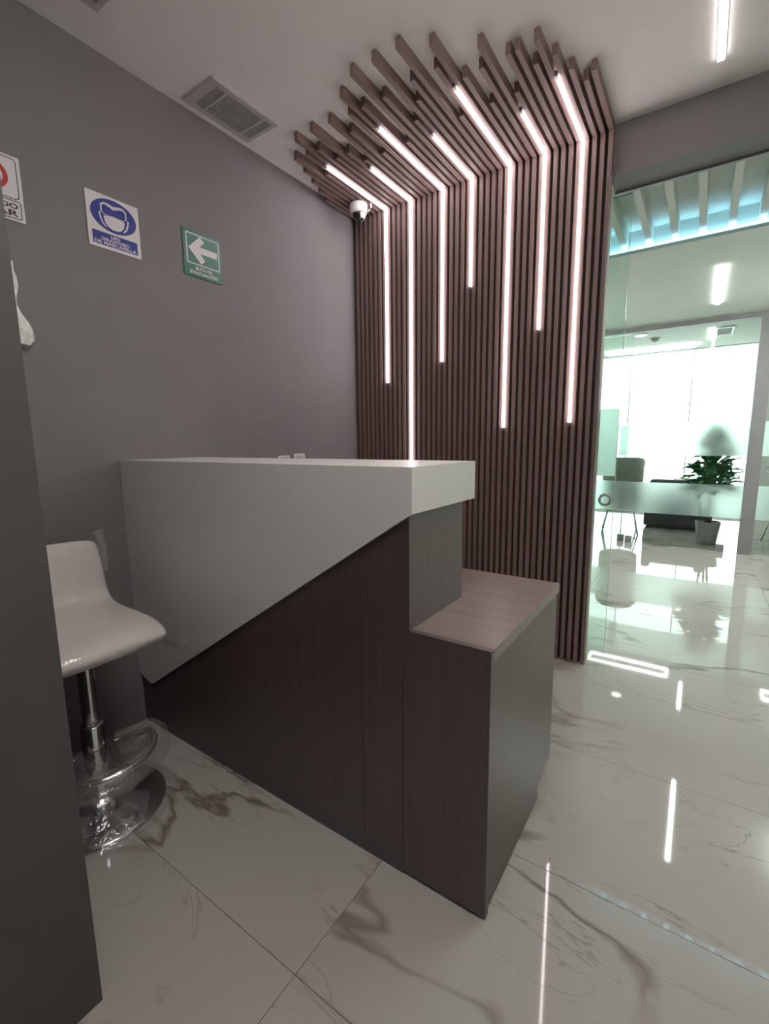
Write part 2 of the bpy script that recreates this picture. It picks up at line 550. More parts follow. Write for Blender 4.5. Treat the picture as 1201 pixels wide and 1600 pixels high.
w4 = far_glass('window_4', 0.512, 1.75, 'clear glass pane with frosted bands right of the grey post', [])
bm = bmesh.new()
bm_tube(bm, [(0.585 + 0.033 * math.cos(a), YF - 0.005, 0.88 + 0.033 * math.sin(a)) for a in [2 * math.pi * i / 20 for i in range(20)]], 0.008, 6, True)
adopt(finish(bm, 'ring_pull', 'alu', smooth=True), w4)
fr = multi_box('trim_3', [(BX0, BX1, YF - 0.02, YF + 0.06, 2.368, Z2)], 'grey_frame')
struct(fr, 'grey head rail over the lounge glass', 'trim')
struct(box('trim_4', 0.398, 0.512, YF - 0.03, YF + 0.07, 0, 2.368, 'grey_frame'), 'grey upright post between the lounge glass panes', 'trim')
struct(box('trim_5', 1.75, 1.86, YF - 0.03, YF + 0.07, 0, 2.368, 'grey_frame'), 'second grey post further right in the lounge glass', 'trim')
struct(box('trim_6', -2.16, -2.05, YF - 0.03, YF + 0.07, 0, 2.368, 'grey_frame'), 'grey post at the left end of the lounge glass', 'trim')
struct(multi_box('wall_lounge', [(BX0, -2.16, YF, YF + 0.05, 0, 2.368), (1.86, BX1, YF, YF + 0.05, 0, 2.368)], 'wall_white'), 'white wall stretches at both sides of the lounge glass', 'wall')

# ------------------------------------------------------------------ slatted panel
P, X7 = 0.0348, -0.566
YS = 2.517
ZS = 2.589
ENDS = [2.10, 2.136, 2.043, 1.94, 1.838, 1.942, 1.839, 1.839, 2.04, 1.746, 1.843, 2.038, 1.846, 1.645, 1.744, 2.041,
        1.585, 1.744, 1.849, 1.584, 1.949, 1.753, 1.587, 2.052, 1.748, 1.652, 1.750, 2.055, 1.845, 1.740, 2.052, 1.955,
        1.736, 1.957, 1.858, 1.744, 1.853, 2.036, 1.846, 1.946, 2.043, 2.136, 2.23]
slats = empty('slat_panel', (-1.19, YS, 0), 'dark wood slat panel climbing the wall and bending onto the ceiling', 'wall panel')
adopt(box('backing_board', XL + 0.002, XO - 0.006, 2.549, YB - 0.0005, 0.004, ZC - 0.041, 'backing'), slats)
SW = 0.0195
bm = bmesh.new()
bm_box(bm, -SW / 2, SW / 2, 0, 0.032, 0.003, ZS)
s0 = finish(bm, 'slat', 'slat_w', slats)
s0['label'] = 'upright slat'
for i, ye in enumerate(ENDS):
    x = X7 + (3.5 - i) * P
    if i == 0:
        o = s0
    else:
        o = s0.copy(); COL.objects.link(o)
    o.location = (x + 1.19, 0.0, 0)
    bm = bmesh.new()
    bm_box(bm, -SW / 2, SW / 2, ye - YS, 0.03, 0, ZC - ZS - 0.0005)
    o = finish(bm, 'ceiling_slat', 'slat_c', slats)
    o.location = (x + 1.19, 0, ZS + 0.0003)

# ------------------------------------------------------------------ seven LED lines
LEDS = [(0, 2.049, 1.288, 'LED light line nearest the glass door, wall leg ending at mid height'),
        (5, 2.162, 1.765, 'LED light line second from the glass door, with a short ceiling leg'),
        (10, 1.875, 1.272, 'LED light line with the longest ceiling leg, in the middle of the slats'),
        (16, 2.075, 2.045, 'shortest LED light line, its wall leg ending high above the counter'),
        (21, 1.893, 1.663, 'LED light line third from the security camera, ending above the counter'),
        (27, 2.120, 0.86, 'LED light line that runs down behind the counter top'),
        (32, 1.977, 1.573, 'LED light line closest to the white security camera')]
LW = 0.0046
for n, ye, zb, lab in LEDS:
    x = X7 - n * P
    e = empty('led_strip_light', (x, YS, zb), lab, 'light', 'LED lines between the slats')
    bm = bmesh.new()
    yf, zf = YS - 0.010, ZS - 0.010
    # L-shaped bar: profile in (y, z)
    bm_prism(bm, [(ye, zf + 0.02), (ye, zf), (yf, zf), (yf, zb), (yf + 0.02, zb), (yf + 0.02, zf + 0.02)], 0, -LW, LW)
    o = finish(bm, 'diffuser', 'led'); o.parent = e; o.location = (0, -YS, -zb)
    o = box('end_cap', -LW, LW, yf, yf + 0.02, zb - 0.016, zb - 0.0002, 'alu'); o.parent = e; o.location = (0, -YS, -zb)
    o = box('end_cap', -LW, LW, ye - 0.02, ye - 0.0002, zf, zf + 0.02, 'alu'); o.parent = e; o.location = (0, -YS, -zb)

# ------------------------------------------------------------------ reception desk
desk = empty('reception_desk', (-1.15, 1.25, 0), 'stepped reception desk of dark wood with a white diagonal top', 'desk')
YD = 0.955
bm = bmesh.new()
XL_ = XL + 0.002
bm_prism(bm, [(XL_, 0.222), (-1.845, 0.199), (-0.575, 1.021), (-0.565, 1.026), (-0.565, 1.14), (XL_, 1.14)], 1, YD - 0.010, YD - 0.0005)
bm_box(bm, XL_, -0.565, YD - 0.0005, 1.322, 1.026, 1.14)
o = adopt(finish(bm, 'counter_top', 'desk_white'), desk); o['label'] = 'white slab with sloping front'
bm = bmesh.new()
bm_box(bm, XL_, -0.7355, YD, YD + 0.018, 0.048, 1.0255)
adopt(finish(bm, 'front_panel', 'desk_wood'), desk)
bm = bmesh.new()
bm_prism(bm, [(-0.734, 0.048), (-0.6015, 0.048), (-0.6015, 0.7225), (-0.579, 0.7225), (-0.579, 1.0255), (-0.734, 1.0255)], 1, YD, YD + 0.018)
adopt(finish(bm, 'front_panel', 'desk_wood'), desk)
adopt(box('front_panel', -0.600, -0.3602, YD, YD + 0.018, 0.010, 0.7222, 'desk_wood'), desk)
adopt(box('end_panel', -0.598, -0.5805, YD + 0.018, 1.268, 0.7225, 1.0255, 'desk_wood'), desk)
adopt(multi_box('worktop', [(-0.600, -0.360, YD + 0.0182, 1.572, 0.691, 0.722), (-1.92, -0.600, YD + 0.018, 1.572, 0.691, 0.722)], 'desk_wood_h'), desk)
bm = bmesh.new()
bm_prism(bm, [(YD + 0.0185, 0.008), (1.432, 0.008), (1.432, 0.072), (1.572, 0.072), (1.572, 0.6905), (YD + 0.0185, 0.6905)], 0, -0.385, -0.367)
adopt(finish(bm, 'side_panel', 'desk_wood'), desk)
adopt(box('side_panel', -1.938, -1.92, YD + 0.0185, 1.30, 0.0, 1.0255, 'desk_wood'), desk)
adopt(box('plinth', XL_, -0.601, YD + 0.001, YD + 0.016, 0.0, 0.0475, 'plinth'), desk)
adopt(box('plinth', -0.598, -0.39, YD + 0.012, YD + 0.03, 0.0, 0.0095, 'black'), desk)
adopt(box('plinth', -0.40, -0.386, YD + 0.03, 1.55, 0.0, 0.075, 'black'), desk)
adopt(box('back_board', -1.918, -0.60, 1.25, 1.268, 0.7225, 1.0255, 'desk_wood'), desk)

# ------------------------------------------------------------------ bar stool (faces +X, back to the left wall)
SX, SY = -1.575, 0.60
stool = empty('bar_stool', (SX, SY, 0), 'white leatherette bar stool still wrapped in clear plastic by the desk', 'stool')
def seat_mesh(name, mat, grow, jit):
    # centre line in (x, z): backrest top -> seat -> rolled front
    cl = [(-0.218, 0.872), (-0.212, 0.845), (-0.203, 0.79), (-0.195, 0.735), (-0.187, 0.69), (-0.172, 0.655), (-0.145, 0.634),
          (-0.10, 0.625), (-0.04, 0.621), (0.03, 0.621), (0.10, 0.621), (0.155, 0.616), (0.195, 0.603), (0.215, 0.588)]
    th = [0.012, 0.021, 0.025, 0.026, 0.027, 0.029, 0.031, 0.033, 0.034, 0.034, 0.034, 0.034, 0.030, 0.016]
    wd = [0.150, 0.163, 0.168, 0.170, 0.170, 0.172, 0.174, 0.175, 0.176, 0.176, 0.175, 0.172, 0.168, 0.160]
    rnd = random.Random(3)
    bm = bmesh.new()
    rings = []
    n = len(cl)
    S = 28
    for i in range(n):
        a = Vector(cl[max(0, i - 1)]); b = Vector(cl[min(n - 1, i + 1)])
        t = (b - a).normalized()
        nx, nz = -t.y, t.x
        ring = []
        for k in range(S):
            an = 2 * math.pi * k / S
            c, s = math.cos(an), math.sin(an)
            ex = 0.42
            u = math.copysign(abs(c) ** ex, c) * (wd[i] + grow)
            v = math.copysign(abs(s) ** 0.8, s) * (th[i] + grow)
            j = jit * (rnd.random() - 0.3)
            ring.append(bm.verts.new((cl[i][0] + nx * (v + j), u + j * 0.8, cl[i][1] + nz * (v + j))))
        rings.append(ring)
    for i in range(n - 1):
        for k in range(S):
            bm.faces.new((rings[i][k], rings[i][(k + 1) % S], rings[i + 1][(k + 1) % S], rings[i + 1][k]))
    bm.faces.new(rings[0][::-1]); bm.faces.new(rings[-1])
    o = finish(bm, name, mat, stool, smooth=True)
    md = o.modifiers.new('smooth', 'SUBSURF'); md.levels = 1; md.render_levels = 2
    return o
seat = seat_mesh('seat', 'seat_white', 0.0, 0.0)
sw = seat_mesh('plastic_wrap', 'film', 0.003, 0.007)
sw.parent = seat
# loose plastic corners
def flap(name, pts, parent, mat='film'):
    bm = bmesh.new()
    v = [bm.verts.new(p) for p in pts]
    bm.faces.new(v)
    bmesh.ops.triangulate(bm, faces=bm.faces)
    bmesh.ops.subdivide_edges(bm, edges=bm.edges, cuts=3, use_grid_fill=True)
    rnd = random.Random(len(name) + int(1000 * abs(pts[0][0])))
    for q in bm.verts:
        q.co += Vector((rnd.uniform(-1, 1), rnd.uniform(-1, 1), rnd.uniform(-1, 1))) * 0.005
    ge = bmesh.ops.solidify(bm, geom=bm.faces, thickness=0.0008)
    return finish(bm, name, mat, parent, smooth=True)
flap('plastic_corner', [(0.10, 0.172, 0.63), (0.215, 0.165, 0.60), (0.245, 0.205, 0.575), (0.19, 0.20, 0.525), (0.08, 0.18, 0.575)], seat)
flap('plastic_corner', [(-0.21, 0.165, 0.885), (-0.215, 0.13, 0.885), (-0.218, 0.192, 0.90), (-0.205, 0.195, 0.80), (-0.195, 0.18, 0.74), (-0.195, 0.165, 0.76)], seat)
bm = bmesh.new()
bm_prism(bm, [(-0.11, 0.589), (0.11, 0.589), (0.03, 0.515), (-0.03, 0.515)], 1, -0.05, 0.05)
finish(bm, 'seat_bracket', 'chrome', stool, bevel=0.004)
bm = bmesh.new()
bm_lathe(bm, [(0.024, 0.30), (0.024, 0.52)], 20)
finish(bm, 'gas_lift', 'chrome', stool, smooth=False)
bm = bmesh.new()
bm_lathe(bm, [(0.2, 0.0), (0.2, 0.006), (0.195, 0.012), (0.15, 0.022), (0.09, 0.036), (0.05, 0.055), (0.036, 0.08), (0.034, 0.14), (0.034, 0.30), (0.026, 0.305)], 40)
sbase = finish(bm, 'base', 'chrome', stool, smooth=True)
bm = bmesh.new()
pts = [(0.03, -0.05, 0.222)]
for i in range(17):
    a = -math.pi / 2 + math.pi * i / 16
    pts.append((0.06 + 0.145 * math.cos(a), 0.15 * math.sin(a), 0.222))
pts.append((0.03, 0.05, 0.222))
bm_tube(bm, pts, 0.011, 10)
foot = finish(bm, 'footrest', 'chrome', stool, smooth=True)
bm = bmesh.new()
rnd = random.Random(11)
pp = [(p[0] * 1.06, p[1] * 1.08, p[2] - 0.012) for p in pts]
bm_tube(bm, pp, [0.03 + 0.008 * rnd.random() for _ in pp], 12, scale_z=1.25)
finish(bm, 'plastic_wrap', 'film', foot, smooth=True)
bm = bmesh.new()
rnd = random.Random(5)
rings = []
for r, h in [(0.05, 0.20), (0.075, 0.12), (0.13, 0.06), (0.19, 0.035), (0.218, 0.014), (0.232, 0.002)]:
    rings.append([bm.verts.new(((r + rnd.uniform(-0.012, 0.014)) * math.cos(2 * math.pi * k / 30), (r + rnd.uniform(-0.012, 0.014)) * math.sin(2 * math.pi * k / 30), max(0.0015, h + rnd.uniform(-0.006, 0.008)))) for k in range(30)])
for a, b in zip(rings, rings[1:]):
    for k in range(30):
        bm.faces.new((a[k], a[(k + 1) % 30], b[(k + 1) % 30], b[k]))
finish(bm, 'plastic_wrap', 'film', sbase, smooth=True)

# ------------------------------------------------------------------ signs on the left wall
XS = XL + 0.0045            # sign face
def poly_yz(name, pts, mat, parent, x0=XS, th=0.0004):
    bm = bmesh.new()
    bm_prism(bm, pts, 0, x0, x0 + th)
    o = finish(bm, name, mat)
    return adopt(o, parent)
def ring_yz(name, outer, inner, mat, parent, x0=XS, th=0.0004):
    bm = bmesh.new()
    n = len(outer)
    vs = [[bm.verts.new((x, p[0], p[1])) for p in q] for x in (x0, x0 + th) for q in (outer, inner)]
    for i in range(n):
        j = (i + 1) % n
        bm.faces.new((vs[2][i], vs[2][j], vs[3][j], vs[3][i]))
        bm.faces.new((vs[0][i], vs[1][i], vs[1][j], vs[0][j]))
        bm.faces.new((vs[0][i], vs[0][j], vs[2][j], vs[2][i]))
        bm.faces.new((vs[1][i], vs[3][i], vs[3][j], vs[1][j]))
    return adopt(finish(bm, name, mat), parent)
def ell(cy, cz, ry, rz, n=40):
    return [(cy + ry * math.cos(2 * math.pi * i / n), cz + rz * math.sin(2 * math.pi * i / n)) for i in range(n)]
def rrect(y0, y1, z0, z1, r, n=6):
    out = []
    for (cy, cz, a) in ((y1 - r, z1 - r, 0), (y0 + r, z1 - r, 90), (y0 + r, z0 + r, 180), (y1 - r, z0 + r, 270)):
        for i in range(n + 1):
            t = math.radians(a + 90 * i / n)
            out.append((cy + r * math.cos(t), cz + r * math.sin(t)))
    return out
def lettering(txt, y0, y1, z0, h, mat, parent, off=0.0008, bold=0.028):
    cu = bpy.data.curves.new('lettering', 'FONT')
    cu.body = txt
    cu.align_x = 'LEFT'
    cu.offset = bold
    cu.extrude = 0.002
    tmp = bpy.data.objects.new('tmp', cu)
    COL.objects.link(tmp)
    dg = bpy.context.evaluated_depsgraph_get()
    me = bpy.data.meshes.new_from_object(tmp.evaluated_get(dg))
    bpy.data.objects.remove(tmp)
    xs = [v.co.x for v in me.vertices]; ys = [v.co.y for v in me.vertices]
    caps = h / 0.70
    sx = (y1 - y0) / (max(xs) - min(xs))
    mn = min(xs)
    for v in me.vertices:
        v.co = Vector((XS + off + v.co.z * 0.05, y0 + (v.co.x - mn) * sx, z0 + v.co.y * caps))
    me.materials.clear()
    me.materials.append(MAT[mat])
    o = bpy.data.objects.new('lettering', me)
    COL.objects.link(o)
    if parent.type == 'EMPTY':
        return adopt(o, parent)
    o.parent = parent
    return o

# blue mask sign
y0, y1, z0, z1 = 0.913, 1.109, 1.942, 2.135
sg = empty('safety_sign', (XS, (y0 + y1) / 2, z0), 'white and blue sign showing a face mask, on the grey wall', 'sign', 'safety signs')
adopt(box('board', XL + 0.0005, XS, y0, y1, z0, z1, 'sign_white', bevel=0.0008), sg)
cy = (y0 + y1) / 2
poly_yz('disc', ell(cy + 0.001, 2.067, 0.085, 0.059), 'sign_blue', sg)
bar = poly_yz('caption_bar', [(y0 + 0.014, z0 + 0.012), (y1 - 0.014, z0 + 0.012), (y1 - 0.014, z0 + 0.058), (y0 + 0.014, z0 + 0.058)], 'sign_blue', sg)
def W(pts):
    return [(cy + 0.001 + a * 0.078, 2.067 + b * 0.059) for a, b in pts]
# outline of face: white contour, then mask
fo = [(-0.62, 0.10), (-0.62, 0.55), (-0.45, 0.72), (-0.2, 0.70), (0.0, 0.62), (0.2, 0.70), (0.45, 0.72), (0.62, 0.55), (0.62, 0.10), (0.45, -0.05), (0.0, -0.02), (-0.45, -0.05)]
fi = [(-0.55, 0.08), (-0.55, 0.50), (-0.42, 0.60), (-0.2, 0.52), (0.0, 0.40), (0.2, 0.52), (0.42, 0.60), (0.55, 0.50), (0.55, 0.08), (0.40, -0.02), (0.0, 0.02), (-0.40, -0.02)]
ring_yz('face_outline', W(fo), W(fi), 'sign_white', sg, XS + 0.0006)
poly_yz('mask', W([(-0.50, -0.12), (-0.25, -0.02), (0.0, 0.04), (0.25, -0.02), (0.50, -0.12), (0.46, -0.45), (0.33, -0.70), (0.12, -0.82), (-0.12, -0.82), (-0.33, -0.70), (-0.46, -0.45)]), 'sign_white', sg, XS + 0.0006)
so = [(-0.70, 0.05), (-0.66, 0.05), (-0.62, -0.2), (-0.52, -0.56), (-0.30, -0.83), (-0.0, -0.93), (0.30, -0.83), (0.52, -0.56), (0.62, -0.2), (0.66, 0.05), (0.70, 0.05), (0.68, -0.2)]
for s in (-1, 1):
    poly_yz('strap', W([(s * 0.72, 0.06), (s * 0.64, 0.06), (s * 0.62, -0.22), (s * 0.54, -0.5), (s * 0.40, -0.72), (s * 0.43, -0.78), (s * 0.60, -0.56), (s * 0.68, -0.28)][::s]), 'sign_white', sg, XS + 0.0006)
lettering('USO', cy - 0.017, cy + 0.017, z0 + 0.0435, 0.0105, 'sign_white', bar)
lettering('OBLIGATORIO', cy - 0.052, cy + 0.052, z0 + 0.0300, 0.0105, 'sign_white', bar)
lettering('DE MASCARILLA', cy - 0.078, cy + 0.078, z0 + 0.0155, 0.0115, 'sign_white', bar)

# green evacuation sign
y0, y1, z0, z1 = 1.301, 1.497, 1.945, 2.138
sg = empty('safety_sign', (XS, (y0 + y1) / 2, z0), 'green evacuation route sign with a white arrow pointing left', 'sign', 'safety signs')
adopt(box('board', XL + 0.0005, XS, y0, y1, z0, z1, 'sign_green', bevel=0.0008), sg)
ring_yz('border_line', rrect(y0 + 0.015, y1 - 0.012, z0 + 0.052, z1 - 0.012, 0.004), rrect(y0 + 0.020, y1 - 0.017, z0 + 0.057, z1 - 0.017, 0.003), 'sign_white', sg)
ac, az = y0 + 0.098, z0 + 0.118
poly_yz('arrow', [(ac - 0.072, az), (ac - 0.012, az + 0.058), (ac + 0.010, az + 0.040), (ac - 0.016, az + 0.0135), (ac + 0.074, az + 0.0135), (ac + 0.074, az - 0.0135), (ac - 0.016, az - 0.0135), (ac + 0.010, az - 0.040), (ac - 0.012, az - 0.058)], 'sign_white', sg)
cy = (y0 + y1) / 2
lettering('RUTA DE', cy - 0.042, cy + 0.042, z0 + 0.0310, 0.0135, 'sign_white', sg)
lettering('EVACUACI\u00d3N', cy - 0.072, cy + 0.072, z0 + 0.0115, 0.0135, 'sign_white', sg)

# red prohibition sign, mostly hidden by the foreground wall
y0, y1, z0, z1 = 0.520, 0.716, 1.938, 2.138
sg = empty('safety_sign', (XS, (y0 + y1) / 2, z0), 'white prohibition sign with a red ring, cut off at the left edge', 'sign', 'safety signs')
adopt(box('board', XL + 0.0005, XS, y0, y1, z0, z1, 'sign_white', bevel=0.0008), sg)
ring_yz('border_line', rrect(y0 + 0.006, y1 - 0.010, z0 + 0.068, z1 - 0.007, 0.012), rrect(y0 + 0.0085, y1 - 0.0125, z0 + 0.0705, z1 - 0.0095, 0.010), 'sign_black', sg)
ring_yz('border_line', rrect(y0 + 0.006, y1 - 0.008, z0 + 0.007, z0 + 0.064, 0.008), rrect(y0 + 0.0085, y1 - 0.0105, z0 + 0.0095, z0 + 0.0615, 0.006), 'sign_black', sg)
cy = (y0 + y1) / 2
ring_yz('prohibition_ring', ell(cy, z0 + 0.13, 0.062, 0.05), ell(cy, z0 + 0.13, 0.048, 0.038), 'sign_red', sg, XS + 0.0002)
d = 0.7071
poly_yz('prohibition_bar', [(cy - 0.036, z0 + 0.153), (cy - 0.028, z0 + 0.159), (cy + 0.036, z0 + 0.107), (cy + 0.028, z0 + 0.101)], 'sign_red', sg, XS + 0.0004)
lettering('PROHIBIDO', y0 + 0.018, y1 - 0.018, z0 + 0.0385, 0.015, 'sign_black', sg)
lettering('FUMAR', y0 + 0.026, y1 - 0.018, z0 + 0.0145, 0.0185, 'sign_black', sg, bold=0.02)

# crumpled plastic hanging on the left wall
bm = bmesh.new()
rnd = random.Random(21)
rings = []
for i in range(11):
    t = i / 10
    z = 1.800 - 0.265 * t
    hw = 0.030 + 0.004 * math.sin(9 * t) + (0.025 * max(0, (t - 0.45) / 0.4) if t < 0.85 else 0.025) - (0.012 * max(0, (t - 0.9) / 0.1))
    cyb = 0.625 + 0.012 * t
    ring = []
    for k in range(14):
        a = 2 * math.pi * k / 14
        rr = 1 + rnd.uniform(-0.16, 0.16)
        ring.append(bm.verts.new((XL + 0.022 + 0.019 * math.cos(a) * min(rr, 1.05), cyb + hw * math.sin(a) * rr, z + rnd.uniform(-0.008, 0.008))))
    rings.append(ring)
for a, b in zip(rings, rings[1:]):
    for k in range(14):
        bm.faces.new((a[k], a[(k + 1) % 14], b[(k + 1) % 14], b[k]))
bm.faces.new(rings[0]); bm.faces.new(rings[-1][::-1])
bg_ = finish(bm, 'plastic_bag', 'bag')
tag(bg_, 'crumpled white plastic bag on the wall, half hidden at the left edge', 'bag')

# ------------------------------------------------------------------ ceiling vents in the reception
def vent(x0, x1, y0, y1, label):
    e = empty('air_vent', ((x0 + x1) / 2, (y0 + y1) / 2, ZC), label, 'vent', 'ceiling air vents')
    fw = 0.024
    zt = ZC - 0.0003
    bm = bmesh.new()
    bm_box(bm, x0, x0 + fw, y0, y1, ZC - 0.009, zt)
    bm_box(bm, x1 - fw, x1, y0, y1, ZC - 0.009, zt)
    bm_box(bm, x0 + fw, x1 - fw, y0, y0 + fw + 0.012, ZC - 0.009, zt)
    bm_box(bm, x0 + fw, x1 - fw, y1 - fw + 0.006, y1, ZC - 0.009, zt)
    adopt(finish(bm, 'frame', 'vent_pl'), e)
    adopt(box('backing', x0 + fw, x1 - fw, y0 + fw + 0.012, y1 - fw + 0.006, ZC - 0.003, zt, 'vent_dark'), e)
    n = 15
    for k in range(n):
        x = x0 + fw + (x1 - x0 - 2 * fw) * (k + 0.5) / n
        adopt(box('blade', x - 0.0016, x + 0.0016, y0 + fw + 0.012, y1 - fw + 0.006, ZC - 0.0085, ZC - 0.0045, 'vent_pl'), e)
    for y in (y0 + 0.085, y1 - 0.062):
        adopt(box('cross_bar', x0 + fw, x1 - fw, y - 0.005, y + 0.005, ZC - 0.0088, ZC - 0.004, 'vent_pl'), e)
vent(-1.898, -1.693, 1.322, 1.660, 'white ceiling air vent with fine blades above the signs')
vent(-1.765, -1.56, 0.59, 0.930, 'white ceiling air vent whose corner peeks in at the top edge')

# ------------------------------------------------------------------ dome camera under the slats
e = empty('security_camera', (-1.778, 2.372, ZS), 'white dome security camera under the ceiling slats in the corner', 'camera')
bm = bmesh.new()
bm_lathe(bm, [(0.049, -0.0002), (0.052, -0.004), (0.052, -0.036), (0.050, -0.046), (0.045, -0.054), (0.036, -0.0545)], 28)
hs = finish(bm, 'housing', 'white_pl', e, smooth=False)
bm = bmesh.new()
bm_lathe(bm, [(0.037, -0.050)] + [(0.037 * math.cos(a), -0.055 - 0.036 * math.sin(a)) for a in [math.pi / 2 * i / 7 for i in range(7)]] + [(0.001, -0.091)], 28)
finish(bm, 'lens_dome', 'black', hs, smooth=True)
bm = bmesh.new()
bm_lathe(bm, [(0.036, -0.056), (0.041, -0.054), (0.0412, -0.062), (0.033, -0.084), (0.030, -0.084), (0.038, -0.062)], 20, a0=math.radians(-40), a1=math.radians(120))
finish(bm, 'eyeball_shroud', 'white_pl', hs, smooth=True)
bm = bmesh.new()
bm_tube(bm, [(0.045, 0.02, -0.045), (0.060, 0.025, -0.040), (0.068, 0.03, -0.025), (0.066, 0.032, -0.0003)], 0.005, 8)
finish(bm, 'cable', 'white_pl', e, smooth=True)

# ------------------------------------------------------------------ wall sockets showing over the counter edge
def socket(yc, top, label):
    e = empty('wall_socket', (XL, yc, top - 0.07), label, 'socket', 'wall sockets behind the counter')
    o = box('plate', 0.0003, 0.010, -0.043, 0.043, 0, 0.07, 'white_pl', e, bevel=0.003)
    box('insert', 0.0102, 0.0125, -0.027, 0.027, 0.010, 0.060, 'alu', e)
socket(1.838, 1.131, 'white wall socket plate barely showing over the counter, nearer the stool')
socket(1.960, 1.139, 'white wall socket plate over the counter, nearer the slat wall')

# ------------------------------------------------------------------ linear ceiling lamps
def line_lamp(name, x, y0, y1, z, label, w=0.017, mat='line', group='linear ceiling lamps'):
    e = empty(name, (x, (y0 + y1) / 2, z), label, 'light', group)
    adopt(box('profile', x - w - 0.003, x + w + 0.003, y0 - 0.006, y1 + 0.006, z - 0.004, z - 0.0003, 'white_pl'), e)
    adopt(box('diffuser', x - w, x + w, y0, y1, z - 0.012, z - 0.004, mat), e)
line_lamp('linear_lamp', -0.047, 1.10, 2.372, ZC, 'slim linear lamp on the reception ceiling, cut by the top edge', 0.011, 'room_line')
def fill_lamp(x, y, z, label, mat):  # square lamps added out of view to brighten reception and corridor
    pe = empty('fill_lamp', (x, y, z), label, 'light', 'added fill lamps out of view')
    adopt(box('base_plate', x - 0.31, x + 0.31, y - 0.31, y + 0.31, z - 0.012, z - 0.0003, 'white_pl'), pe)
    adopt(box('diffuser', x - 0.30, x + 0.30, y - 0.30, y + 0.30, z - 0.17, z - 0.0122, mat, bevel=0.01), pe)
fill_lamp(-0.15, 0.40, ZC, 'added unseen square fill lamp above the viewer', 'panel')
fill_lamp(1.15, 4.80, Z2, 'added unseen square fill lamp on the corridor ceiling right of the linear lamp', 'fill_cool')
fill_lamp(-1.75, 4.80, Z2, 'added unseen square fill lamp on the corridor ceiling behind the slat wall', 'fill_cool')
fill_lamp(2.50, 4.80, Z2, 'added unseen square fill lamp at the right end of the corridor', 'fill_cool')
line_lamp('linear_lamp', 0.028, 4.24, 5.38, Z2, 'slim linear lamp on the corridor ceiling beyond the glass door', 0.018)
line_lamp('linear_lamp', 0.012, 7.25, 8.1, Z3, 'short linear lamp on the lounge ceiling beside the far vent', 0.02)
# cove strip
cv = empty('cove_light_strip', (0.4, 3.66, 2.43), 'blue LED strip along the edge of the ceiling recess', 'light')
adopt(box('diffuser', -2.9, 3.9, 3.657, 3.672, 2.4285, 2.436, 'cove'), cv)
# rectangular profile lamps in the lounge
def rect_lamp(x0, x1, y0, y1, label):
    e = empty('rectangular_lamp', ((x0 + x1) / 2, (y0 + y1) / 2, Z3), label, 'light', 'rectangular lounge lamps')
    w = 0.022
    bm = bmesh.new()
    for b in ((x0, x1, y0, y0 + w), (x0, x1, y1 - w, y1), (x0, x0 + w, y0 + w, y1 - w), (x1 - w, x1, y0 + w, y1 - w)):
        bm_box(bm, *b, Z3 - 0.03, Z3 - 0.0003)
    adopt(finish(bm, 'diffuser', 'rect'), e)
rect_lamp(-1.35, -0.175, 8.17, 8.47, 'rectangular outline lamp on the lounge ceiling near the window')
rect_lamp(1.01, 2.19, 8.17, 8.47, 'rectangular outline lamp on the lounge ceiling right of the post')
# far ceiling details
e = empty('downlight', (-0.765, 7.17, Z3), 'round recessed downlight on the lounge ceiling', 'light')
bm = bmesh.new(); bm_lathe(bm, [(0.085, -0.0003), (0.085, -0.008), (0.07, -0.012), (0.066, -0.006)], 24)
finish(bm, 'rim', 'white_pl', e)
bm = bmesh.new(); bm_lathe(bm, [(0.064, -0.007), (0.064, -0.0125), (0.03, -0.014)], 24)
finish(bm, 'diffuser', 'down', e)
e = empty('smoke_detector', (-0.63, 7.55, Z3), 'small round smoke detector on the lounge ceiling', 'detector')
bm = bmesh.new(); bm_lathe(bm, [(0.065, -0.0003), (0.065, -0.012), (0.05, -0.02), (0.045, -0.04), (0.03, -0.045)], 20)
finish(bm, 'body', 'vent_pl', e)
bm = bmesh.new(); bm_lathe(bm, [(0.012, -0.0452), (0.012, -0.049), (0.004, -0.051)], 12)
finish(bm, 'indicator', 'vent_dark', e)
e = empty('air_vent', (0.12, 7.5, Z3), 'square grey vent grille on the lounge ceiling', 'vent', 'ceiling air vents')
vx0, vx1, vy0, vy1 = 0.045, 0.235, 7.28, 7.80
bm = bmesh.new()
for b in ((vx0, vx1, vy0, vy0 + 0.03), (vx0, vx1, vy1 - 0.03, vy1), (vx0, vx0 + 0.02, vy0 + 0.03, vy1 - 0.03), (vx1 - 0.02, vx1, vy0 + 0.03, vy1 - 0.03)):
    bm_box(bm, *b, Z3 - 0.015, Z3 - 0.0003)
adopt(finish(bm, 'frame', 'white_pl'), e)
adopt(box('backing', vx0 + 0.02, vx1 - 0.02, vy0 + 0.03, vy1 - 0.03, Z3 - 0.003, Z3 - 0.0003, 'vent_dark'), e)
for k in range(9):
    y = vy0 + 0.03 + 0.46 * (k + 0.5) / 9
    adopt(box('blade', vx0 + 0.02, vx1 - 0.02, y - 0.012, y + 0.012, Z3 - 0.012, Z3 - 0.006, 'grey_frame'), e)

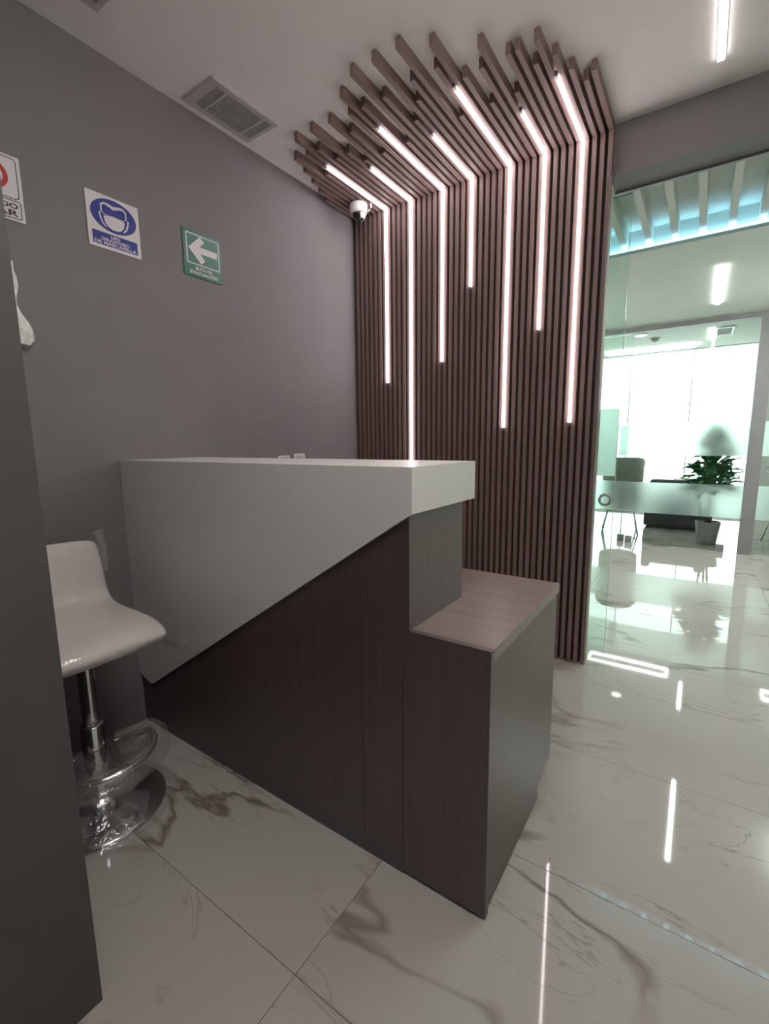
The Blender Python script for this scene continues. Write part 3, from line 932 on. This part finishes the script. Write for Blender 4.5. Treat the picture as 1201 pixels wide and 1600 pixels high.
# ------------------------------------------------------------------ lounge furniture behind the glass
# tub chair
def tub_chair(loc, rz, fab, label, leg='alu', h=0.98):
    e = empty('tub_chair', loc, label, 'chair')
    e.rotation_euler.z = rz
    bm = bmesh.new()
    n = 22
    ins, outs = [], []
    for i in range(n):
        a = math.radians(-205 + 230 * i / (n - 1))
        top = h - 0.05 * max(0, abs((i - (n - 1) / 2) / ((n - 1) / 2)) - 0.35) / 0.65
        o_, i_ = 0.245, 0.205
        c, s = math.cos(a), math.sin(a)
        outs.append((bm.verts.new((o_ * 0.9 * c, -o_ * 0.9 * s, 0.30)), bm.verts.new((o_ * c, -o_ * s, top - 0.02)), bm.verts.new((0.228 * c, -0.228 * s, top))))
        ins.append((bm.verts.new((i_ * 0.9 * c, -i_ * 0.9 * s, 0.30)), bm.verts.new((i_ * c, -i_ * s, top - 0.02))))
    for i in range(n - 1):
        A, B, C_, D = outs[i], outs[i + 1], ins[i], ins[i + 1]
        bm.faces.new((A[0], B[0], B[1], A[1])); bm.faces.new((A[1], B[1], B[2], A[2])); bm.faces.new((A[2], B[2], D[1], C_[1]))
        bm.faces.new((C_[1], D[1], D[0], C_[0])); bm.faces.new((C_[0], D[0], B[0], A[0]))
    for q, w in ((outs[0], ins[0]), (outs[-1], ins[-1])):
        bm.faces.new((q[0], q[1], q[2], w[1], w[0]))
    finish(bm, 'backrest', fab, e, smooth=True)
    bm = bmesh.new()
    bm_lathe(bm, [(0.19, 0.28), (0.21, 0.30), (0.21, 0.44), (0.19, 0.47), (0.1, 0.48)], 24)
    finish(bm, 'seat', fab, e, smooth=True)
    for sx in (-1, 1):
        for sy in (-1, 1):
            bm = bmesh.new()
            bm_tube(bm, [(sx * 0.15, sy * 0.15, 0.285), (sx * 0.205, sy * 0.205, 0.0)], 0.008, 8)
            finish(bm, 'leg', leg, e, smooth=True)
        bm = bmesh.new()
        bm_tube(bm, [(sx * 0.19, -0.19, 0.08), (sx * 0.19, 0.19, 0.08)], 0.005, 6)
        finish(bm, 'stretcher', leg, e, smooth=True)
    return e
tub_chair((-0.81, 6.68, 0), math.radians(188), 'chair_f', 'pale grey tub chair on thin metal legs behind the glass')
tub_chair((0.93, 7.0, 0), math.radians(160), 'sofa', 'dark tub chair seen right of the grey post', h=0.99)

# sofa
e = empty('sofa', (-0.22, 7.48, 0), 'low charcoal sofa behind the frosted glass band', 'sofa')
box('base', -0.36, 0.36, -0.30, 0.36, 0.03, 0.30, 'sofa', e, bevel=0.02)
box('seat_cushion', -0.25, 0.25, -0.30, 0.20, 0.305, 0.44, 'sofa', e, bevel=0.03)
box('backrest', -0.36, 0.36, 0.20, 0.36, 0.305, 0.62, 'sofa', e, bevel=0.04)
for s in (-1, 1):
    box('armrest', min(s * 0.255, s * 0.36), max(s * 0.255, s * 0.36), -0.30, 0.195, 0.305, 0.56, 'sofa', e, bevel=0.03)
for sx in (-1, 1):
    for sy in (-1, 1):
        box('foot', sx * 0.30 - 0.025, sx * 0.30 + 0.025, sy * 0.25 - 0.025, sy * 0.25 + 0.025, 0, 0.0295, 'black', e)
# walnut side table
e = empty('side_table', (-0.10, 8.15, 0), 'small walnut side table between the sofa and the window', 'table')
box('table_top', -0.20, 0.20, -0.2, 0.2, 0.575, 0.61, 'table_w', e, bevel=0.006)
for sx in (-1, 1):
    for sy in (-1, 1):
        box('leg', sx * 0.16 - 0.018, sx * 0.16 + 0.018, sy * 0.16 - 0.018, sy * 0.16 + 0.018, 0, 0.5745, 'table_w', e)

# potted plant
pl_ = empty('potted_plant', (0.13, 6.40, 0), 'leafy green plant in a round concrete pot behind the glass', 'plant')
bm = bmesh.new()
bm_lathe(bm, [(0.088, 0.0), (0.092, 0.004), (0.122, 0.245), (0.125, 0.255), (0.112, 0.257), (0.108, 0.23)], 32)
pot = finish(bm, 'pot', 'pot', pl_, smooth=False)
bm = bmesh.new()
bm_lathe(bm, [(0.1075, 0.226), (0.09, 0.236), (0.0005, 0.238)], 24)
finish(bm, 'soil', 'soil', pot, smooth=True)
stems = [((0, 0, 0.232), (0.01, 0.0, 0.55), (-0.02, 0.01, 0.9), (0.0, 0.0, 1.18)), ((0.02, 0.02, 0.232), (0.05, 0.03, 0.5), (0.09, 0.02, 0.75), (0.12, 0.0, 0.95)), ((-0.02, -0.02, 0.232), (-0.05, -0.02, 0.45), (-0.1, -0.03, 0.68), (-0.14, -0.02, 0.85))]
stem_objs = []
for s in stems:
    bm = bmesh.new(); bm_tube(bm, s, [0.012, 0.010, 0.008, 0.004], 8)
    stem_objs.append(finish(bm, 'stem', 'stem', pl_, smooth=True))
def leaf_mesh(seed, L):
    rnd = random.Random(seed)
    bm = bmesh.new()
    n = 7
    mid, lf, rg = [], [], []
    for i in range(n):
        t = i / (n - 1)
        w = 0.40 * L * math.sin(math.pi * min(1, t * 0.93 + 0.07)) ** 0.8 * (0.72 if i % 2 else 1.0)
        zc = 0.10 * L * math.sin(math.pi * t) - 0.22 * L * t * t
        mid.append(bm.verts.new((t * L, 0, zc - 0.02 * L)))
        lf.append(bm.verts.new((t * L + 0.06 * L * (i % 2 == 0), w + 0.001, zc + 0.02 * L)))
        rg.append(bm.verts.new((t * L + 0.06 * L * (i % 2 == 0), -w - 0.001, zc + 0.02 * L)))
    for i in range(n - 1):
        bm.faces.new((mid[i], mid[i + 1], lf[i + 1], lf[i]))
        bm.faces.new((mid[i], rg[i], rg[i + 1], mid[i + 1]))
    bm.normal_update()
    bmesh.ops.solidify(bm, geom=bm.faces, thickness=0.0015)
    me = bpy.data.meshes.new('leaf')
    bm.to_mesh(me); bm.free()
    me.materials.append(MAT['leaf'])
    return me
leaves = [leaf_mesh(1, 0.17), leaf_mesh(2, 0.14), leaf_mesh(3, 0.11)]
rnd = random.Random(17)
for k in range(170):
    t = k / 169
    z = 0.60 + 0.68 * t
    rad = (0.15 * (1 - t) ** 0.6 + 0.03) * rnd.uniform(0.3, 1)
    a = k * 2.399 + rnd.uniform(-0.3, 0.3)
    o = bpy.data.objects.new('leaf', leaves[0 if t < 0.5 else (1 if t < 0.8 else 2)])
    COL.objects.link(o)
    o.parent = stem_objs[0] if t > 0.45 else stem_objs[1 if math.cos(a) > 0 else 2]
    o.location = (rad * math.cos(a), rad * math.sin(a), z)
    o.rotation_euler = (rnd.uniform(-0.5, 0.5), -rnd.uniform(-0.3, 0.9) - 0.3 * t, a + rnd.uniform(-0.4, 0.4))
